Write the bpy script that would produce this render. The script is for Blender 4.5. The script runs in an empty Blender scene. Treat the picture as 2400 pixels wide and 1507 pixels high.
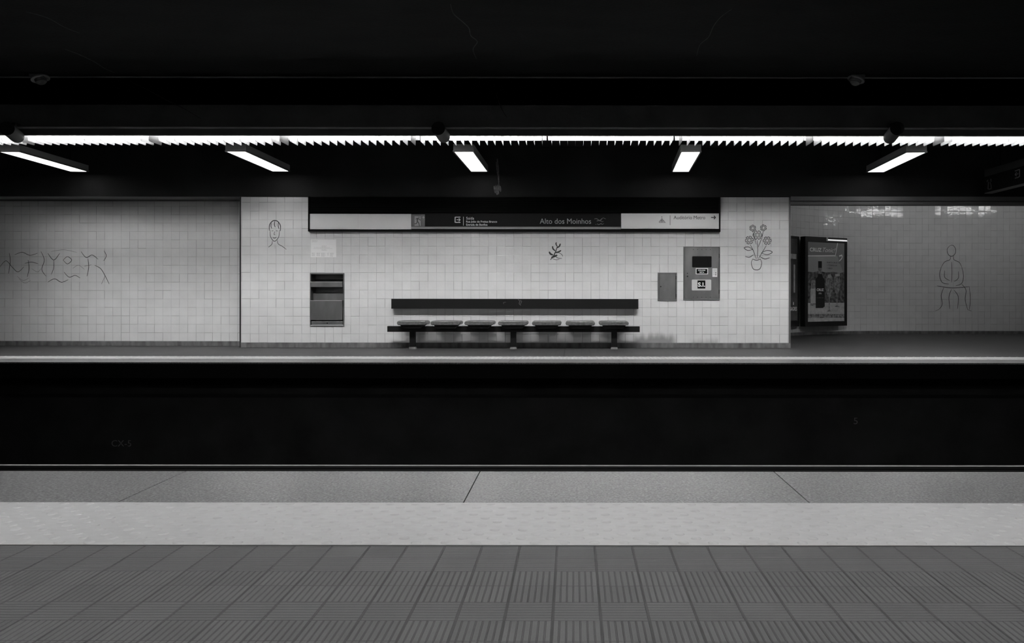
import bpy, math, random
from mathutils import Vector
random.seed(7)
S = bpy.context.scene
COL = S.collection

# ------------------------------------------------------------------ camera
F = 1950.0            # focal length in pixels of the 2400 px wide frame
VX, VY = 1343.0, 692.0
H = 0.92
K = 0.00104           # slight roll of the photograph
cam_d = bpy.data.cameras.new('camera')
cam = bpy.data.objects.new('camera', cam_d); COL.objects.link(cam)
cam_d.sensor_width = 36.0; cam_d.sensor_fit = 'HORIZONTAL'
cam_d.lens = 36.0 * F / 2400.0
cam_d.shift_x = (1200.0 - VX) / 2400.0
cam_d.shift_y = (VY - 753.5) / 2400.0
cam_d.clip_start = 0.05; cam_d.clip_end = 200
cam.location = (0, 0, H)
cam.rotation_euler = (math.pi / 2, -K, 0)
cam.rotation_mode = 'XYZ'
S.camera = cam

# ------------------------------------------------------------------ world, exposure
w = bpy.data.worlds.new('world'); S.world = w; w.use_nodes = True
w.node_tree.nodes['Background'].inputs[0].default_value = (1, 1, 1, 1)
w.node_tree.nodes['Background'].inputs[1].default_value = 0.004
S.view_settings.view_transform = 'Standard'
S.view_settings.look = 'None'
S.view_settings.gamma = 1.0
S.view_settings.exposure = 0.0
S.view_settings.use_curve_mapping = False
S.cycles.max_bounces = 8
S.cycles.diffuse_bounces = 5
S.cycles.sample_clamp_indirect = 6.0
S.cycles.use_denoising = True

L_LAMP = 4.5          # radiance of the hanging lamp diffusers
L_TUBE = 215.0         # radiance of the fluorescent tubes
L_TUBE_N = 120.0      # tubes of the near platform's strip
L_PASS = 20.0         # tubes of the side passage
L_NEAR = 12.0         # lamps over the near platform


def P(x, y, d):
    """pixel of the photograph + distance -> point of the place"""
    y = y + (x - VX) * K
    return Vector(((x - VX) * d / F, d, H - (y - VY) * d / F))


# ------------------------------------------------------------------ materials
def mat(name, col, rough=0.6, metal=0.0, spec=0.5, var=0.0, vscale=8.0, bump=0.0, bscale=40.0, emit=0.0, coat=0.0,
        stretch=(1, 1, 1)):
    m = bpy.data.materials.new(name); m.use_nodes = True
    nt = m.node_tree; b = nt.nodes['Principled BSDF']
    b.inputs['Base Color'].default_value = (col, col, col, 1)
    b.inputs['Roughness'].default_value = rough
    b.inputs['Metallic'].default_value = metal
    b.inputs['Specular IOR Level'].default_value = spec
    b.inputs['Coat Weight'].default_value = coat
    if emit:
        b.inputs['Emission Color'].default_value = (1, 1, 1, 1)
        b.inputs['Emission Strength'].default_value = emit
    if var or bump:
        tc = nt.nodes.new('ShaderNodeTexCoord')
        mp = nt.nodes.new('ShaderNodeMapping'); mp.inputs['Scale'].default_value = stretch
        nt.links.new(tc.outputs['Object'], mp.inputs['Vector'])
    if var:
        n = nt.nodes.new('ShaderNodeTexNoise'); n.inputs['Scale'].default_value = vscale
        n.inputs['Detail'].default_value = 6
        nt.links.new(mp.outputs[0], n.inputs['Vector'])
        r = nt.nodes.new('ShaderNodeMapRange')
        r.inputs['From Min'].default_value = 0.3; r.inputs['From Max'].default_value = 0.7
        r.inputs['To Min'].default_value = col * (1 - var); r.inputs['To Max'].default_value = col * (1 + var)
        nt.links.new(n.outputs['Fac'], r.inputs['Value'])
        nt.links.new(r.outputs[0], b.inputs['Base Color'])
    if bump:
        n2 = nt.nodes.new('ShaderNodeTexNoise'); n2.inputs['Scale'].default_value = bscale
        nt.links.new(mp.outputs[0], n2.inputs['Vector'])
        bp = nt.nodes.new('ShaderNodeBump'); bp.inputs['Strength'].default_value = bump
        bp.inputs['Distance'].default_value = 0.01
        nt.links.new(n2.outputs['Fac'], bp.inputs['Height'])
        nt.links.new(bp.outputs[0], b.inputs['Normal'])
    return m


class NB:
    """tiny node-graph builder"""
    def __init__(s, name):
        s.m = bpy.data.materials.new(name); s.m.use_nodes = True
        s.nt = s.m.node_tree; s.b = s.nt.nodes['Principled BSDF']
    def n(s, t, **kw):
        o = s.nt.nodes.new(t)
        for k, v in kw.items(): setattr(o, k, v)
        return o
    def link(s, a, b): s.nt.links.new(a, b)
    def put(s, inp, v):
        if isinstance(v, (int, float)): inp.default_value = v
        else: s.link(v, inp)
    def math(s, op, a, b=None, c=None, clamp=False):
        o = s.n('ShaderNodeMath', operation=op); o.use_clamp = clamp
        s.put(o.inputs[0], a)
        if b is not None: s.put(o.inputs[1], b)
        if c is not None: s.put(o.inputs[2], c)
        return o.outputs[0]
    def rng(s, v, a, b, c, d, kind='LINEAR'):
        o = s.n('ShaderNodeMapRange'); o.interpolation_type = kind
        s.put(o.inputs[0], v)
        for i, q in enumerate((a, b, c, d)): s.put(o.inputs[i + 1], q)
        return o.outputs[0]
    def noise(s, vec, scale, detail=3, rough=0.5):
        o = s.n('ShaderNodeTexNoise'); o.inputs['Scale'].default_value = scale
        o.inputs['Detail'].default_value = detail; o.inputs['Roughness'].default_value = rough
        s.link(vec, o.inputs['Vector']); return o.outputs['Fac']
    def uv(s):
        u = s.n('ShaderNodeUVMap'); u.uv_map = 'UVMap'
        sp = s.n('ShaderNodeSeparateXYZ'); s.link(u.outputs[0], sp.inputs[0])
        return u.outputs[0], sp.outputs[0], sp.outputs[1]
    def obj(s):
        t = s.n('ShaderNodeTexCoord'); return t.outputs['Object']
    def white(s, x, y, w=0.0):
        c = s.n('ShaderNodeCombineXYZ'); s.put(c.inputs[0], x); s.put(c.inputs[1], y); s.put(c.inputs[2], w)
        o = s.n('ShaderNodeTexWhiteNoise', noise_dimensions='3D'); s.link(c.outputs[0], o.inputs['Vector'])
        return o.outputs['Value'], o.outputs['Color']
    def grey(s, v):
        s.link(v, s.b.inputs['Base Color'])


def tile_material(name, col=0.79, grout=0.26, stain=False):
    g = NB(name); uvv, u, v = g.uv()
    fu = g.math('FRACT', u); fv = g.math('FRACT', v)
    iu = g.math('FLOOR', u); iv = g.math('FLOOR', v)
    r1, rc = g.white(iu, iv, 1.3)
    sep = g.n('ShaderNodeSeparateColor'); g.link(rc, sep.inputs[0])
    # distance to nearest joint
    du = g.math('SUBTRACT', 0.5, g.math('ABSOLUTE', g.math('SUBTRACT', fu, 0.5)))
    dv = g.math('SUBTRACT', 0.5, g.math('ABSOLUTE', g.math('SUBTRACT', fv, 0.5)))
    ob = g.obj()
    patch = g.noise(uvv, 0.55, 2)
    # every joint is stained a little differently
    ru, _ = g.white(g.math('ROUND', u), iv, 5.1)
    rv, _ = g.white(iu, g.math('ROUND', v), 9.7)
    ju = g.rng(du, 0.010, 0.029, 1.0, 0.0); jv = g.rng(dv, 0.010, 0.029, 1.0, 0.0)
    su = g.rng(g.math('POWER', ru, 2.2), 0, 1, 0.30, 1.0); sv = g.rng(g.math('POWER', rv, 2.2), 0, 1, 0.32, 1.0)
    j = g.math('MAXIMUM', g.math('MULTIPLY', ju, su), g.math('MULTIPLY', jv, sv))
    tone = g.rng(r1, 0, 1, col * 0.975, col * 1.015)
    tone = g.math('MULTIPLY', tone, g.rng(patch, 0.3, 0.7, 0.96, 1.03))
    dirt = None
    if stain:
        sp = g.n('ShaderNodeSeparateXYZ'); g.link(ob, sp.inputs[0])
        # grime creeping up from the skirting, in a few places
        nz = g.noise(ob, 2.3, 4, 0.6)
        mp = g.n('ShaderNodeMapping'); mp.inputs['Scale'].default_value = (14, 14, 2.0); g.link(ob, mp.inputs[0])
        streak = g.noise(mp.outputs[0], 1.0, 3)
        def blob(cx, wx, hh):
            fx = g.rng(g.math('ABSOLUTE', g.math('SUBTRACT', sp.outputs[0], cx)), wx * 0.6, wx, 1, 0, 'SMOOTHSTEP')
            top = g.math('ADD', hh, g.math('MULTIPLY', g.math('SUBTRACT', streak, 0.5), 0.16))
            fz = g.rng(g.math('SUBTRACT', sp.outputs[2], top), -0.11, 0.05, 1, 0, 'SMOOTHSTEP')
            return g.math('MULTIPLY', fx, fz)
        dirt = g.math('MAXIMUM', blob(1.42, 0.46, 0.235), g.math('MULTIPLY', blob(2.30, 0.30, 0.15), 0.7))
        dirt = g.math('MAXIMUM', dirt, g.math('MULTIPLY', blob(1.3, 6.0, 0.10), 0.25))
        tone = g.math('MULTIPLY', tone, g.rng(dirt, 0, 1, 1.0, 0.42))
    colv = g.math('ADD', g.math('MULTIPLY', tone, g.math('SUBTRACT', 1.0, j)), g.math('MULTIPLY', j, grout))
    g.grey(colv)
    ro = g.rng(j, 0, 1, 0.09, 0.6)
    g.link(ro, g.b.inputs['Roughness'])
    # each glazed tile leans a little its own way and its glaze is slightly wavy
    lean = g.math('ADD', g.math('MULTIPLY', fu, g.math('SUBTRACT', sep.outputs[0], 0.5)),
                  g.math('MULTIPLY', fv, g.math('SUBTRACT', sep.outputs[1], 0.5)))
    wav = g.noise(uvv, 3.0, 1)
    hgt = g.math('ADD', g.math('MULTIPLY', lean, 0.006), g.math('MULTIPLY', wav, 0.0013))
    hgt = g.math('SUBTRACT', hgt, g.math('MULTIPLY', j, 0.002))
    bp = g.n('ShaderNodeBump'); bp.inputs['Strength'].default_value = 1.0; bp.inputs['Distance'].default_value = 1.0
    g.link(hgt, bp.inputs['Height']); g.link(bp.outputs[0], g.b.inputs['Normal'])
    return g.m


def floor_tile_material(name, axis, col=0.09):
    """ribbed 14 cm clay paver; axis 0: ribs run across the view, 1: ribs run away from the viewer"""
    g = NB(name); uvv, u, v = g.uv()
    fu = g.math('FRACT', u); fv = g.math('FRACT', v); iu = g.math('FLOOR', u); iv = g.math('FLOOR', v)
    r1, _ = g.white(iu, iv, 2.2)
    r2, _ = g.white(g.math('ROUND', u), 4.0, 7.7)
    du = g.math('SUBTRACT', 0.5, g.math('ABSOLUTE', g.math('SUBTRACT', fu, 0.5)))
    dv = g.math('SUBTRACT', 0.5, g.math('ABSOLUTE', g.math('SUBTRACT', fv, 0.5)))
    t = fv if axis == 0 else fu
    k = g.math('FRACT', g.math('MULTIPLY', t, 7.0))
    dk = g.math('ABSOLUTE', g.math('SUBTRACT', k, 0.5))
    wv = g.noise(uvv, 5.0, 3)
    gr = g.rng(dk, 0.33, 0.43, 0.0, 1.0)
    ju = g.rng(du, g.math('ADD', 0.010, g.math('MULTIPLY', wv, 0.016)), 0.036, 1.0, 0.0)
    jv = g.rng(dv, 0.008, 0.035, 1.0, 0.0)
    rj, _ = g.white(iu, g.math('ROUND', v), 3.1)
    jv = g.math('MULTIPLY', jv, g.rng(rj, 0.2, 1.0, 0.35, 1.0))
    j = g.math('MAXIMUM', ju, jv)
    ob = g.obj()
    fine = g.noise(ob, 260.0, 3, 0.7); big = g.noise(ob, 1.7, 4)
    tone = g.math('MULTIPLY', col, g.rng(r1, 0, 1, 0.88, 1.08))
    tone = g.math('MULTIPLY', tone, g.rng(fine, 0.3, 0.7, 0.82, 1.18))
    tone = g.math('MULTIPLY', tone, g.rng(big, 0.3, 0.7, 0.92, 1.06))
    tone = g.math('MULTIPLY', tone, g.rng(gr, 0, 1, 1.0, 0.52 if axis == 0 else 0.48))
    tone = g.math('MULTIPLY', tone, g.rng(j, 0, 1, 1.0, 0.42))
    g.grey(tone)
    g.b.inputs['Roughness'].default_value = 0.55
    h = g.math('MULTIPLY', g.math('MAXIMUM', gr, j), -0.0025)
    h = g.math('ADD', h, g.math('MULTIPLY', fine, 0.0006))
    bp = g.n('ShaderNodeBump'); bp.inputs['Strength'].default_value = 0.6; bp.inputs['Distance'].default_value = 1.0
    g.link(h, bp.inputs['Height']); g.link(bp.outputs[0], g.b.inputs['Normal'])
    return g.m


def granite_material():
    g = NB('granite'); ob = g.obj()
    a = g.noise(ob, 85.0, 3, 0.75); c = g.noise(ob, 30.0, 3, 0.6); d = g.noise(ob, 0.9, 3)
    v = g.n('ShaderNodeTexVoronoi'); v.inputs['Scale'].default_value = 120.0; g.link(ob, v.inputs['Vector'])
    vs = g.n('ShaderNodeSeparateColor'); g.link(v.outputs['Color'], vs.inputs[0])
    t = g.rng(a, 0.36, 0.64, 0.03, 0.27)
    t = g.math('MULTIPLY', t, g.rng(vs.outputs[0], 0, 1, 0.7, 1.2))
    t = g.math('MULTIPLY', t, g.rng(c, 0.3, 0.7, 0.8, 1.2))
    t = g.math('MULTIPLY', t, g.rng(d, 0.3, 0.7, 0.93, 1.07))
    g.grey(t)
    g.b.inputs['Roughness'].default_value = 0.34; g.b.inputs['Specular IOR Level'].default_value = 0.8
    return g.m


def tactile_material():
    g = NB('tactile_paint'); ob = g.obj()
    mp = g.n('ShaderNodeMapping'); mp.inputs['Scale'].default_value = (1, 2.2, 1); g.link(ob, mp.inputs[0])
    a = g.noise(mp.outputs[0], 16.0, 5, 0.6); c = g.noise(ob, 1.1, 3)
    t = g.math('MULTIPLY', g.rng(a, 0.3, 0.7, 0.43, 0.49), g.rng(c, 0.3, 0.7, 0.95, 1.05))
    # scattered scuffs
    v = g.n('ShaderNodeTexVoronoi'); v.inputs['Scale'].default_value = 5.0; v.inputs['Randomness'].default_value = 1.0
    m2 = g.n('ShaderNodeMapping'); m2.inputs['Scale'].default_value = (0.7, 1.3, 1); g.link(ob, m2.inputs[0])
    g.link(m2.outputs[0], v.inputs['Vector'])
    vs = g.n('ShaderNodeSeparateColor'); g.link(v.outputs['Color'], vs.inputs[0])
    sz = g.rng(vs.outputs[1], 0.55, 1.0, 0.0, 0.055)
    sp = g.math('LESS_THAN', v.outputs['Distance'], sz)
    t = g.math('MULTIPLY', t, g.rng(sp, 0, 1, 1.0, 0.4))
    g.grey(t); g.b.inputs['Roughness'].default_value = 0.42
    return g.m


M = {}
M['tile'] = tile_material('glazed_wall_tile', stain=False)
M['tile_stained'] = tile_material('glazed_wall_tile_stained', stain=True)
M['tile_h'] = floor_tile_material('floor_tile_cross_ribs', 0)
M['tile_v'] = floor_tile_material('floor_tile_long_ribs', 1)
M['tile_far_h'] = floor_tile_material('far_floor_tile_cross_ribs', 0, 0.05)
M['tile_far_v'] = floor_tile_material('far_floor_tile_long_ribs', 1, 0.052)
M['granite'] = granite_material()
M['tactile'] = tactile_material()
M['black_paint'] = mat('black_paint', 0.014, 0.7, spec=0.2, var=0.35, vscale=1.6, bump=0.2, bscale=30)
M['ceiling'] = mat('black_ceiling_render', 0.011, 0.8, spec=0.2, var=0.3, vscale=1.2, bump=0.5, bscale=25, stretch=(1, 3, 1))
M['beam'] = mat('dark_beam_concrete', 0.17, 0.8, spec=0.2, var=0.2, vscale=2, bump=0.4, bscale=20)
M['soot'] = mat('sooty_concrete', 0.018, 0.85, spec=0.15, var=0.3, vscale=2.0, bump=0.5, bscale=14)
M['black_void'] = mat('dull_black_paint', 0.008, 0.9, spec=0.05)
M['plinth'] = mat('skirting_concrete', 0.14, 0.75, var=0.5, vscale=5.5, bump=0.3, bscale=40, stretch=(1.6, 1.6, 0.5))
M['dark_metal'] = mat('dark_enamel', 0.018, 0.45, spec=0.4, var=0.1, vscale=6)
M['bench_metal'] = mat('bench_enamel', 0.0045, 0.5, spec=0.25, var=0.15, vscale=3)
M['grey_metal'] = mat('grey_enamel', 0.11, 0.5, spec=0.4)
M['steel'] = mat('brushed_steel', 0.23, 0.42, metal=0.85, var=0.22, vscale=4.5, bump=0.08, bscale=60, stretch=(1, 1, 0.4))
M['steel_dark'] = mat('worn_steel', 0.20, 0.45, metal=0.8, var=0.2, vscale=6)
M['steel_bright'] = mat('polished_steel_edge', 0.85, 0.3, metal=0.6)
M['seat'] = mat('perforated_seat_metal', 0.22, 0.38, metal=0.7, var=0.3, vscale=22, bump=0.3, bscale=70)
M['paper'] = mat('white_paper', 0.93, 0.6)
M['white_panel'] = mat('matt_white_panel', 0.60, 0.45, var=0.03, vscale=3)
M['ink'] = mat('black_glaze_line', 0.02, 0.35)
M['ink_grey'] = mat('grey_glaze_line', 0.22, 0.4)
M['ink_faint'] = mat('faint_print', 0.48, 0.6)
M['sign_dark'] = mat('dark_sign_panel', 0.008, 0.6, spec=0.06)
M['sign_mid'] = mat('grey_sign_panel', 0.05, 0.4)
M['sign_stripe'] = mat('grey_sign_stripe', 0.20, 0.4)
M['letter_white'] = mat('pale_lettering', 0.55, 0.5)
M['letter_grey'] = mat('grey_lettering', 0.24, 0.5)
M['letter_dim'] = mat('dim_lettering', 0.09, 0.5)
M['letter_black'] = mat('black_lettering', 0.012, 0.5)
M['chalk'] = mat('faded_number_paint', 0.10, 0.8, var=0.4, vscale=30)
M['lime'] = mat('lime_deposit', 0.12, 0.8, var=0.6, vscale=30, bump=0.6, bscale=60)
M['crack'] = mat('pale_crack_filler', 0.055, 0.8, var=0.5, vscale=20)
M['diffuser'] = mat('lit_diffuser', 0.8, 0.5, emit=L_LAMP)
M['diffuser_near'] = mat('lit_diffuser_near_side', 0.8, 0.5, emit=L_NEAR)
M['tube'] = mat('lit_tube', 0.8, 0.5, emit=L_TUBE)
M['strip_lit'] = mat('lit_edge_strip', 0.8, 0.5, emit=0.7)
M['tube_near'] = mat('lit_tube_near_side', 0.8, 0.5, emit=L_TUBE_N)
M['tube_pass'] = mat('lit_tube_passage', 0.8, 0.5, emit=L_PASS)
M['fin'] = mat('white_louvre_enamel', 0.15, 0.4, spec=0.2)
M['white_ceiling'] = mat('white_ceiling_paint', 0.35, 0.8)
M['trough'] = mat('grey_trough_enamel', 0.35, 0.5)
M['pale_trim'] = mat('pale_conduit_paint', 0.35, 0.6)
M['detector'] = mat('detector_plastic', 0.22, 0.6)
M['band'] = mat('dull_grey_band', 0.16, 0.7, spec=0.2)
M['speaker'] = mat('speaker_enamel', 0.03, 0.6, spec=0.3)
M['lamp_body'] = mat('lamp_housing_enamel', 0.22, 0.6, spec=0.3)
M['rail'] = mat('rail_steel', 0.05, 0.5, metal=0.5)
M['rail_head'] = mat('polished_rail_head', 0.35, 0.5, metal=0.3)
M['glass_black'] = mat('dark_glass', 0.01, 0.08, spec=0.6)
M['poster_sky'] = mat('poster_print_mid_grey', 0.42, 0.18, var=0.15, vscale=1.2)
M['poster_head'] = mat('poster_print_header', 0.28, 0.18)
M['poster_table'] = mat('poster_print_table', 0.50, 0.18, var=0.2, vscale=10)
M['poster_hill'] = mat('poster_print_hill', 0.13, 0.18, var=0.8, vscale=14)
M['poster_dark'] = mat('poster_print_dark', 0.035, 0.18)
M['poster_bright'] = mat('poster_print_bright', 0.95, 0.2)
M['poster_glass'] = mat('poster_print_glassware', 0.26, 0.18, var=0.7, vscale=18)
M['poster_soft'] = mat('poster_print_soft', 0.5, 0.2, var=0.3, vscale=8)
M['poster_side'] = mat('poster_print_deep', 0.10, 0.12, var=0.3, vscale=3)


# ------------------------------------------------------------------ mesh helpers
class MB:
    def __init__(s): s.v = []; s.f = []; s.uv = []; s.mi = []
    def quad(s, pts, uv=None, mi=0):
        i = len(s.v); s.v += [tuple(p) for p in pts]; s.f.append(tuple(range(i, i + len(pts))))
        s.uv.append(uv); s.mi.append(mi); return s
    def box(s, x0, x1, y0, y1, z0, z1, mi=0):
        if x0 > x1: x0, x1 = x1, x0
        if y0 > y1: y0, y1 = y1, y0
        if z0 > z1: z0, z1 = z1, z0
        i = len(s.v)
        s.v += [(x0, y0, z0), (x1, y0, z0), (x1, y1, z0), (x0, y1, z0), (x0, y0, z1), (x1, y0, z1), (x1, y1, z1), (x0, y1, z1)]
        for q in ((0, 3, 2, 1), (4, 5, 6, 7), (0, 1, 5, 4), (1, 2, 6, 5), (2, 3, 7, 6), (3, 0, 4, 7)):
            s.f.append(tuple(i + k for k in q)); s.uv.append(None); s.mi.append(mi)
        return s
    def prism(s, poly, axis, a, b, mi=0):
        """poly: list of 2-D points; axis 0: poly in (y,z) swept along x; 1: (x,z) along y; 2: (x,y) along z"""
        def p3(p, t):
            return (t, p[0], p[1]) if axis == 0 else ((p[0], t, p[1]) if axis == 1 else (p[0], p[1], t))
        n = len(poly); i = len(s.v)
        s.v += [p3(p, a) for p in poly] + [p3(p, b) for p in poly]
        s.f.append(tuple(range(i, i + n))); s.f.append(tuple(range(i + 2 * n - 1, i + n - 1, -1)))
        for k in range(n):
            s.f.append((i + k, i + n + k, i + n + (k + 1) % n, i + (k + 1) % n))
        s.uv += [None] * (n + 2); s.mi += [mi] * (n + 2); return s
    def tube(s, p0, p1, r, n=20, mi=0, r2=None, caps=True):
        p0 = Vector(p0); p1 = Vector(p1); d = (p1 - p0).normalized(); r2 = r if r2 is None else r2
        a = d.orthogonal().normalized(); b = d.cross(a); i = len(s.v)
        for p, rr in ((p0, r), (p1, r2)):
            for k in range(n):
                t = 2 * math.pi * k / n; s.v.append(tuple(p + (a * math.cos(t) + b * math.sin(t)) * rr))
        for k in range(n):
            s.f.append((i + k, i + (k + 1) % n, i + n + (k + 1) % n, i + n + k)); s.uv.append(None); s.mi.append(mi)
        if caps:
            s.f.append(tuple(i + n - 1 - k for k in range(n))); s.f.append(tuple(i + n + k for k in range(n)))
            s.uv += [None, None]; s.mi += [mi, mi]
        return s
    def dome(s, x, y, z, r, h, n=10, rings=3, mi=0):
        i = len(s.v)
        for q in range(rings):
            t = q / rings * math.pi / 2; rr = r * math.cos(t); zz = z + h * math.sin(t)
            for k in range(n):
                a = 2 * math.pi * k / n; s.v.append((x + rr * math.cos(a), y + rr * math.sin(a), zz))
        s.v.append((x, y, z + h)); top = len(s.v) - 1
        for q in range(rings - 1):
            for k in range(n):
                s.f.append((i + q * n + k, i + q * n + (k + 1) % n, i + (q + 1) * n + (k + 1) % n, i + (q + 1) * n + k))
                s.uv.append(None); s.mi.append(mi)
        for k in range(n):
            s.f.append((i + (rings - 1) * n + k, i + (rings - 1) * n + (k + 1) % n, top)); s.uv.append(None); s.mi.append(mi)
        return s


ROOT = {}   # world translation of every object's own root

def obj(name, mb, m, parent=None, bevel=0.0, smooth=False, local=False, label=None):
    me = bpy.data.meshes.new(name)
    off = Vector((0, 0, 0))
    if parent is not None and not local: off = ROOT.get(parent.name, Vector((0, 0, 0)))
    me.from_pydata([(p[0] - off.x, p[1] - off.y, p[2] - off.z) for p in mb.v], [], mb.f)
    if any(u is not None for u in mb.uv):
        ul = me.uv_layers.new(name='UVMap'); li = 0
        for f, u in zip(mb.f, mb.uv):
            for k in range(len(f)):
                ul.data[li].uv = u[k] if u is not None else (0.5, 0.5); li += 1
    ms = m if isinstance(m, (list, tuple)) else [m]
    for q in ms: me.materials.append(q)
    for poly, k in zip(me.polygons, mb.mi):
        poly.material_index = k; poly.use_smooth = smooth
    me.update()
    if smooth:
        try: me.set_sharp_from_angle(angle=math.radians(40))
        except Exception: pass
    o = bpy.data.objects.new(name, me); COL.objects.link(o)
    if parent is not None: o.parent = parent
    ROOT[o.name] = ROOT.get(parent.name, Vector((0, 0, 0))) if parent is not None else Vector((0, 0, 0))
    if bevel:
        b = o.modifiers.new('bevel', 'BEVEL'); b.width = bevel; b.segments = 2; b.limit_method = 'ANGLE'
    if label: o['label'] = label
    return o

def thing(name, label, cat, loc, rotz=0.0, group=None):
    o = bpy.data.objects.new(name, None); COL.objects.link(o)
    o.empty_display_size = 0.2
    o.location = loc; o.rotation_euler = (0, 0, rotz); ROOT[o.name] = Vector(loc)
    return tag(o, label, cat, group)

def tag(o, label, cat, group=None):
    o['label'] = label; o['category'] = cat
    if group: o['group'] = group
    return o

def struct(name, mb, m, **kw):
    o = obj(name, mb, m, **kw); o['kind'] = 'structure'; return o

def dup(root, loc, rotz, label, group=None):
    r = root.copy(); COL.objects.link(r); r.location = loc; r.rotation_euler = (0, 0, rotz); r['label'] = label
    if group: r['group'] = group
    for ch in list(root.children):
        c = ch.copy(); COL.objects.link(c); c.parent = r
        for g_ in list(ch.children):
            d = g_.copy(); COL.objects.link(d); d.parent = c
    return r

def pbox(mb, x0, y0, x1, y1, d, front, back, mi=0):
    """box whose front outline is the pixel rectangle at distance d; front/back: its y extent"""
    a = P(x0, y0, d); b = P(x1, y1, d)
    return mb.box(a.x, b.x, front, back, b.z, a.z, mi)

# ---- lettering
_cap = None
def text_mesh(s, bold=0.0, shear=0.0):
    cu = bpy.data.curves.new('t', 'FONT'); cu.body = s; cu.size = 1.0; cu.offset = bold; cu.shear = shear
    cu.resolution_u = 3; cu.fill_mode = 'BOTH'
    ob = bpy.data.objects.new('t', cu); COL.objects.link(ob)
    bpy.context.view_layer.update()
    dg = bpy.context.evaluated_depsgraph_get()
    me = bpy.data.meshes.new_from_object(ob.evaluated_get(dg))
    bpy.data.objects.remove(ob); bpy.data.curves.remove(cu)
    return me

def lettering(s, origin, ux, uz, width, cap, m, parent, bold=0.0, shear=0.0, lift=0.002, name='lettering', local=True):
    """flat lettering: baseline-left at origin, running along ux, up along uz; cap = capital height"""
    global _cap
    if _cap is None:
        h = text_mesh('H'); _cap = max(v.co.y for v in h.vertices); bpy.data.meshes.remove(h)
    me = text_mesh(s, bold, shear)
    xs = [v.co.x for v in me.vertices]; x0, x1 = min(xs), max(xs)
    ux = Vector(ux).normalized(); uz = Vector(uz).normalized(); n = ux.cross(uz)
    mb = MB()
    vv = []
    for v in me.vertices:
        p = Vector(origin) + ux * ((v.co.x - x0) / (x1 - x0) * width) + uz * (v.co.y / _cap * cap) + n * lift
        vv.append(p)
    for poly in me.polygons:
        mb.f.append(tuple(poly.vertices)); mb.uv.append(None); mb.mi.append(0)
    mb.v = [tuple(p) for p in vv]
    bpy.data.meshes.remove(me)
    o = obj(name, mb, m, parent, local=local)
    return o

def wall_text(s, x0, x1, ycap, ybase, y, d, m, parent, **kw):
    """lettering on a plane facing the tracks; pixel box at distance d, built at depth y"""
    a = P(x0, ybase, d); b = P(x1, ybase, d); c = P(x0, ycap, d)
    return lettering(s, (a.x, y, a.z), (1, 0, 0), (0, 0, 1), b.x - a.x, c.z - a.z, m, parent, local=False, **kw)

# ---- drawn lines
def smooth_line(pts, sub=5):
    if len(pts) < 3: return pts
    out = []
    for i in range(len(pts) - 1):
        p0 = pts[max(i - 1, 0)]; p1 = pts[i]; p2 = pts[i + 1]; p3 = pts[min(i + 2, len(pts) - 1)]
        for k in range(sub):
            t = k / sub
            out.append(tuple(0.5 * ((2 * p1[j]) + (-p0[j] + p2[j]) * t + (2 * p0[j] - 5 * p1[j] + 4 * p2[j] - p3[j]) * t * t
                                    + (-p0[j] + 3 * p1[j] - 3 * p2[j] + p3[j]) * t ** 3) for j in (0, 1)))
    out.append(pts[-1]); return out

def strokes(lines, conv, thick=0.0015, taper=True):
    """lines: (width_px, [(x,y)...]); conv(x,y)->3-D point on the surface; a thin raised line of glaze"""
    mb = MB()
    for wpx, pts in lines:
        pl = smooth_line(pts, 5); n = len(pl)
        L = []; R = []
        for i, p in enumerate(pl):
            a = pl[max(i - 1, 0)]; b = pl[min(i + 1, n - 1)]
            dx, dy = b[0] - a[0], b[1] - a[1]; q = math.hypot(dx, dy) or 1
            t = i / (n - 1); ww = wpx * (0.45 + 0.55 * math.sin(math.pi * min(max(t, 0.02), 0.98)) ** 0.5 if taper else 1) / 2
            nx, ny = -dy / q * ww, dx / q * ww
            L.append(conv(p[0] + nx, p[1] + ny)); R.append(conv(p[0] - nx, p[1] - ny))
        for i in range(n - 1):
            mb.quad([L[i], L[i + 1], R[i + 1], R[i]])
    return mb


# ================================================================== THE SETTING
XL, XR = -15.0, 15.0
D_EDGE_N, D_GR_N, D_TAC_N = 4.344, 3.676, 3.051     # near platform: edge, granite/tactile joint, tactile/paver joint
D_EDGE_F, D_GR_F, D_TAC_F = 11.35, 11.93, 12.42     # far platform
D0 = 14.55                                          # far wall of the platform
DL = 15.0                                           # recessed wall on the left
DB = 20.0                                           # back wall of the side passage
PIT = -1.39
Z_SOFF = 2.636
Z_CEIL = 3.5
T_U, T_V = 0.137, 0.14

# near platform floor, rows of ribbed pavers
mb = MB()
pattern = ['h', 'h', 'v', 'v', 'h', 'v', 'v', 'h', 'v', 'v', 'h', 'v', 'v', 'h', 'v', 'v', 'h']
y1 = D_TAC_N; row = 0
while y1 > -0.8 + 1e-6:
    y0 = max(y1 - T_V, -0.8); k = 0 if pattern[row % len(pattern)] == 'h' else 1
    ua, ub = (XL + 0.0568) / T_U, (XR + 0.0568) / T_U
    mb.quad([(XL, y0, 0), (XR, y0, 0), (XR, y1, 0), (XL, y1, 0)],
            [(ua, row - 1), (ub, row - 1), (ub, row), (ua, row)], k)
    y1 = y0; row += 1
struct('floor', mb, [M['tile_h'], M['tile_v']])

# far platform floor
mb = MB()
y0 = D_TAC_F; row = 0
while y0 < DB + 0.6:
    y1 = y0 + T_V
    mb.quad([(XL, y0, 0), (XR, y0, 0), (XR, y1, 0), (XL, y1, 0)],
            [(XL / T_U, row), (XR / T_U, row), (XR / T_U, row + 1), (XL / T_U, row + 1)], 0 if row % 3 == 0 else 1)
    y0 = y1; row += 1
struct('floor', mb, [M['tile_far_h'], M['tile_far_v']])

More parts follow.
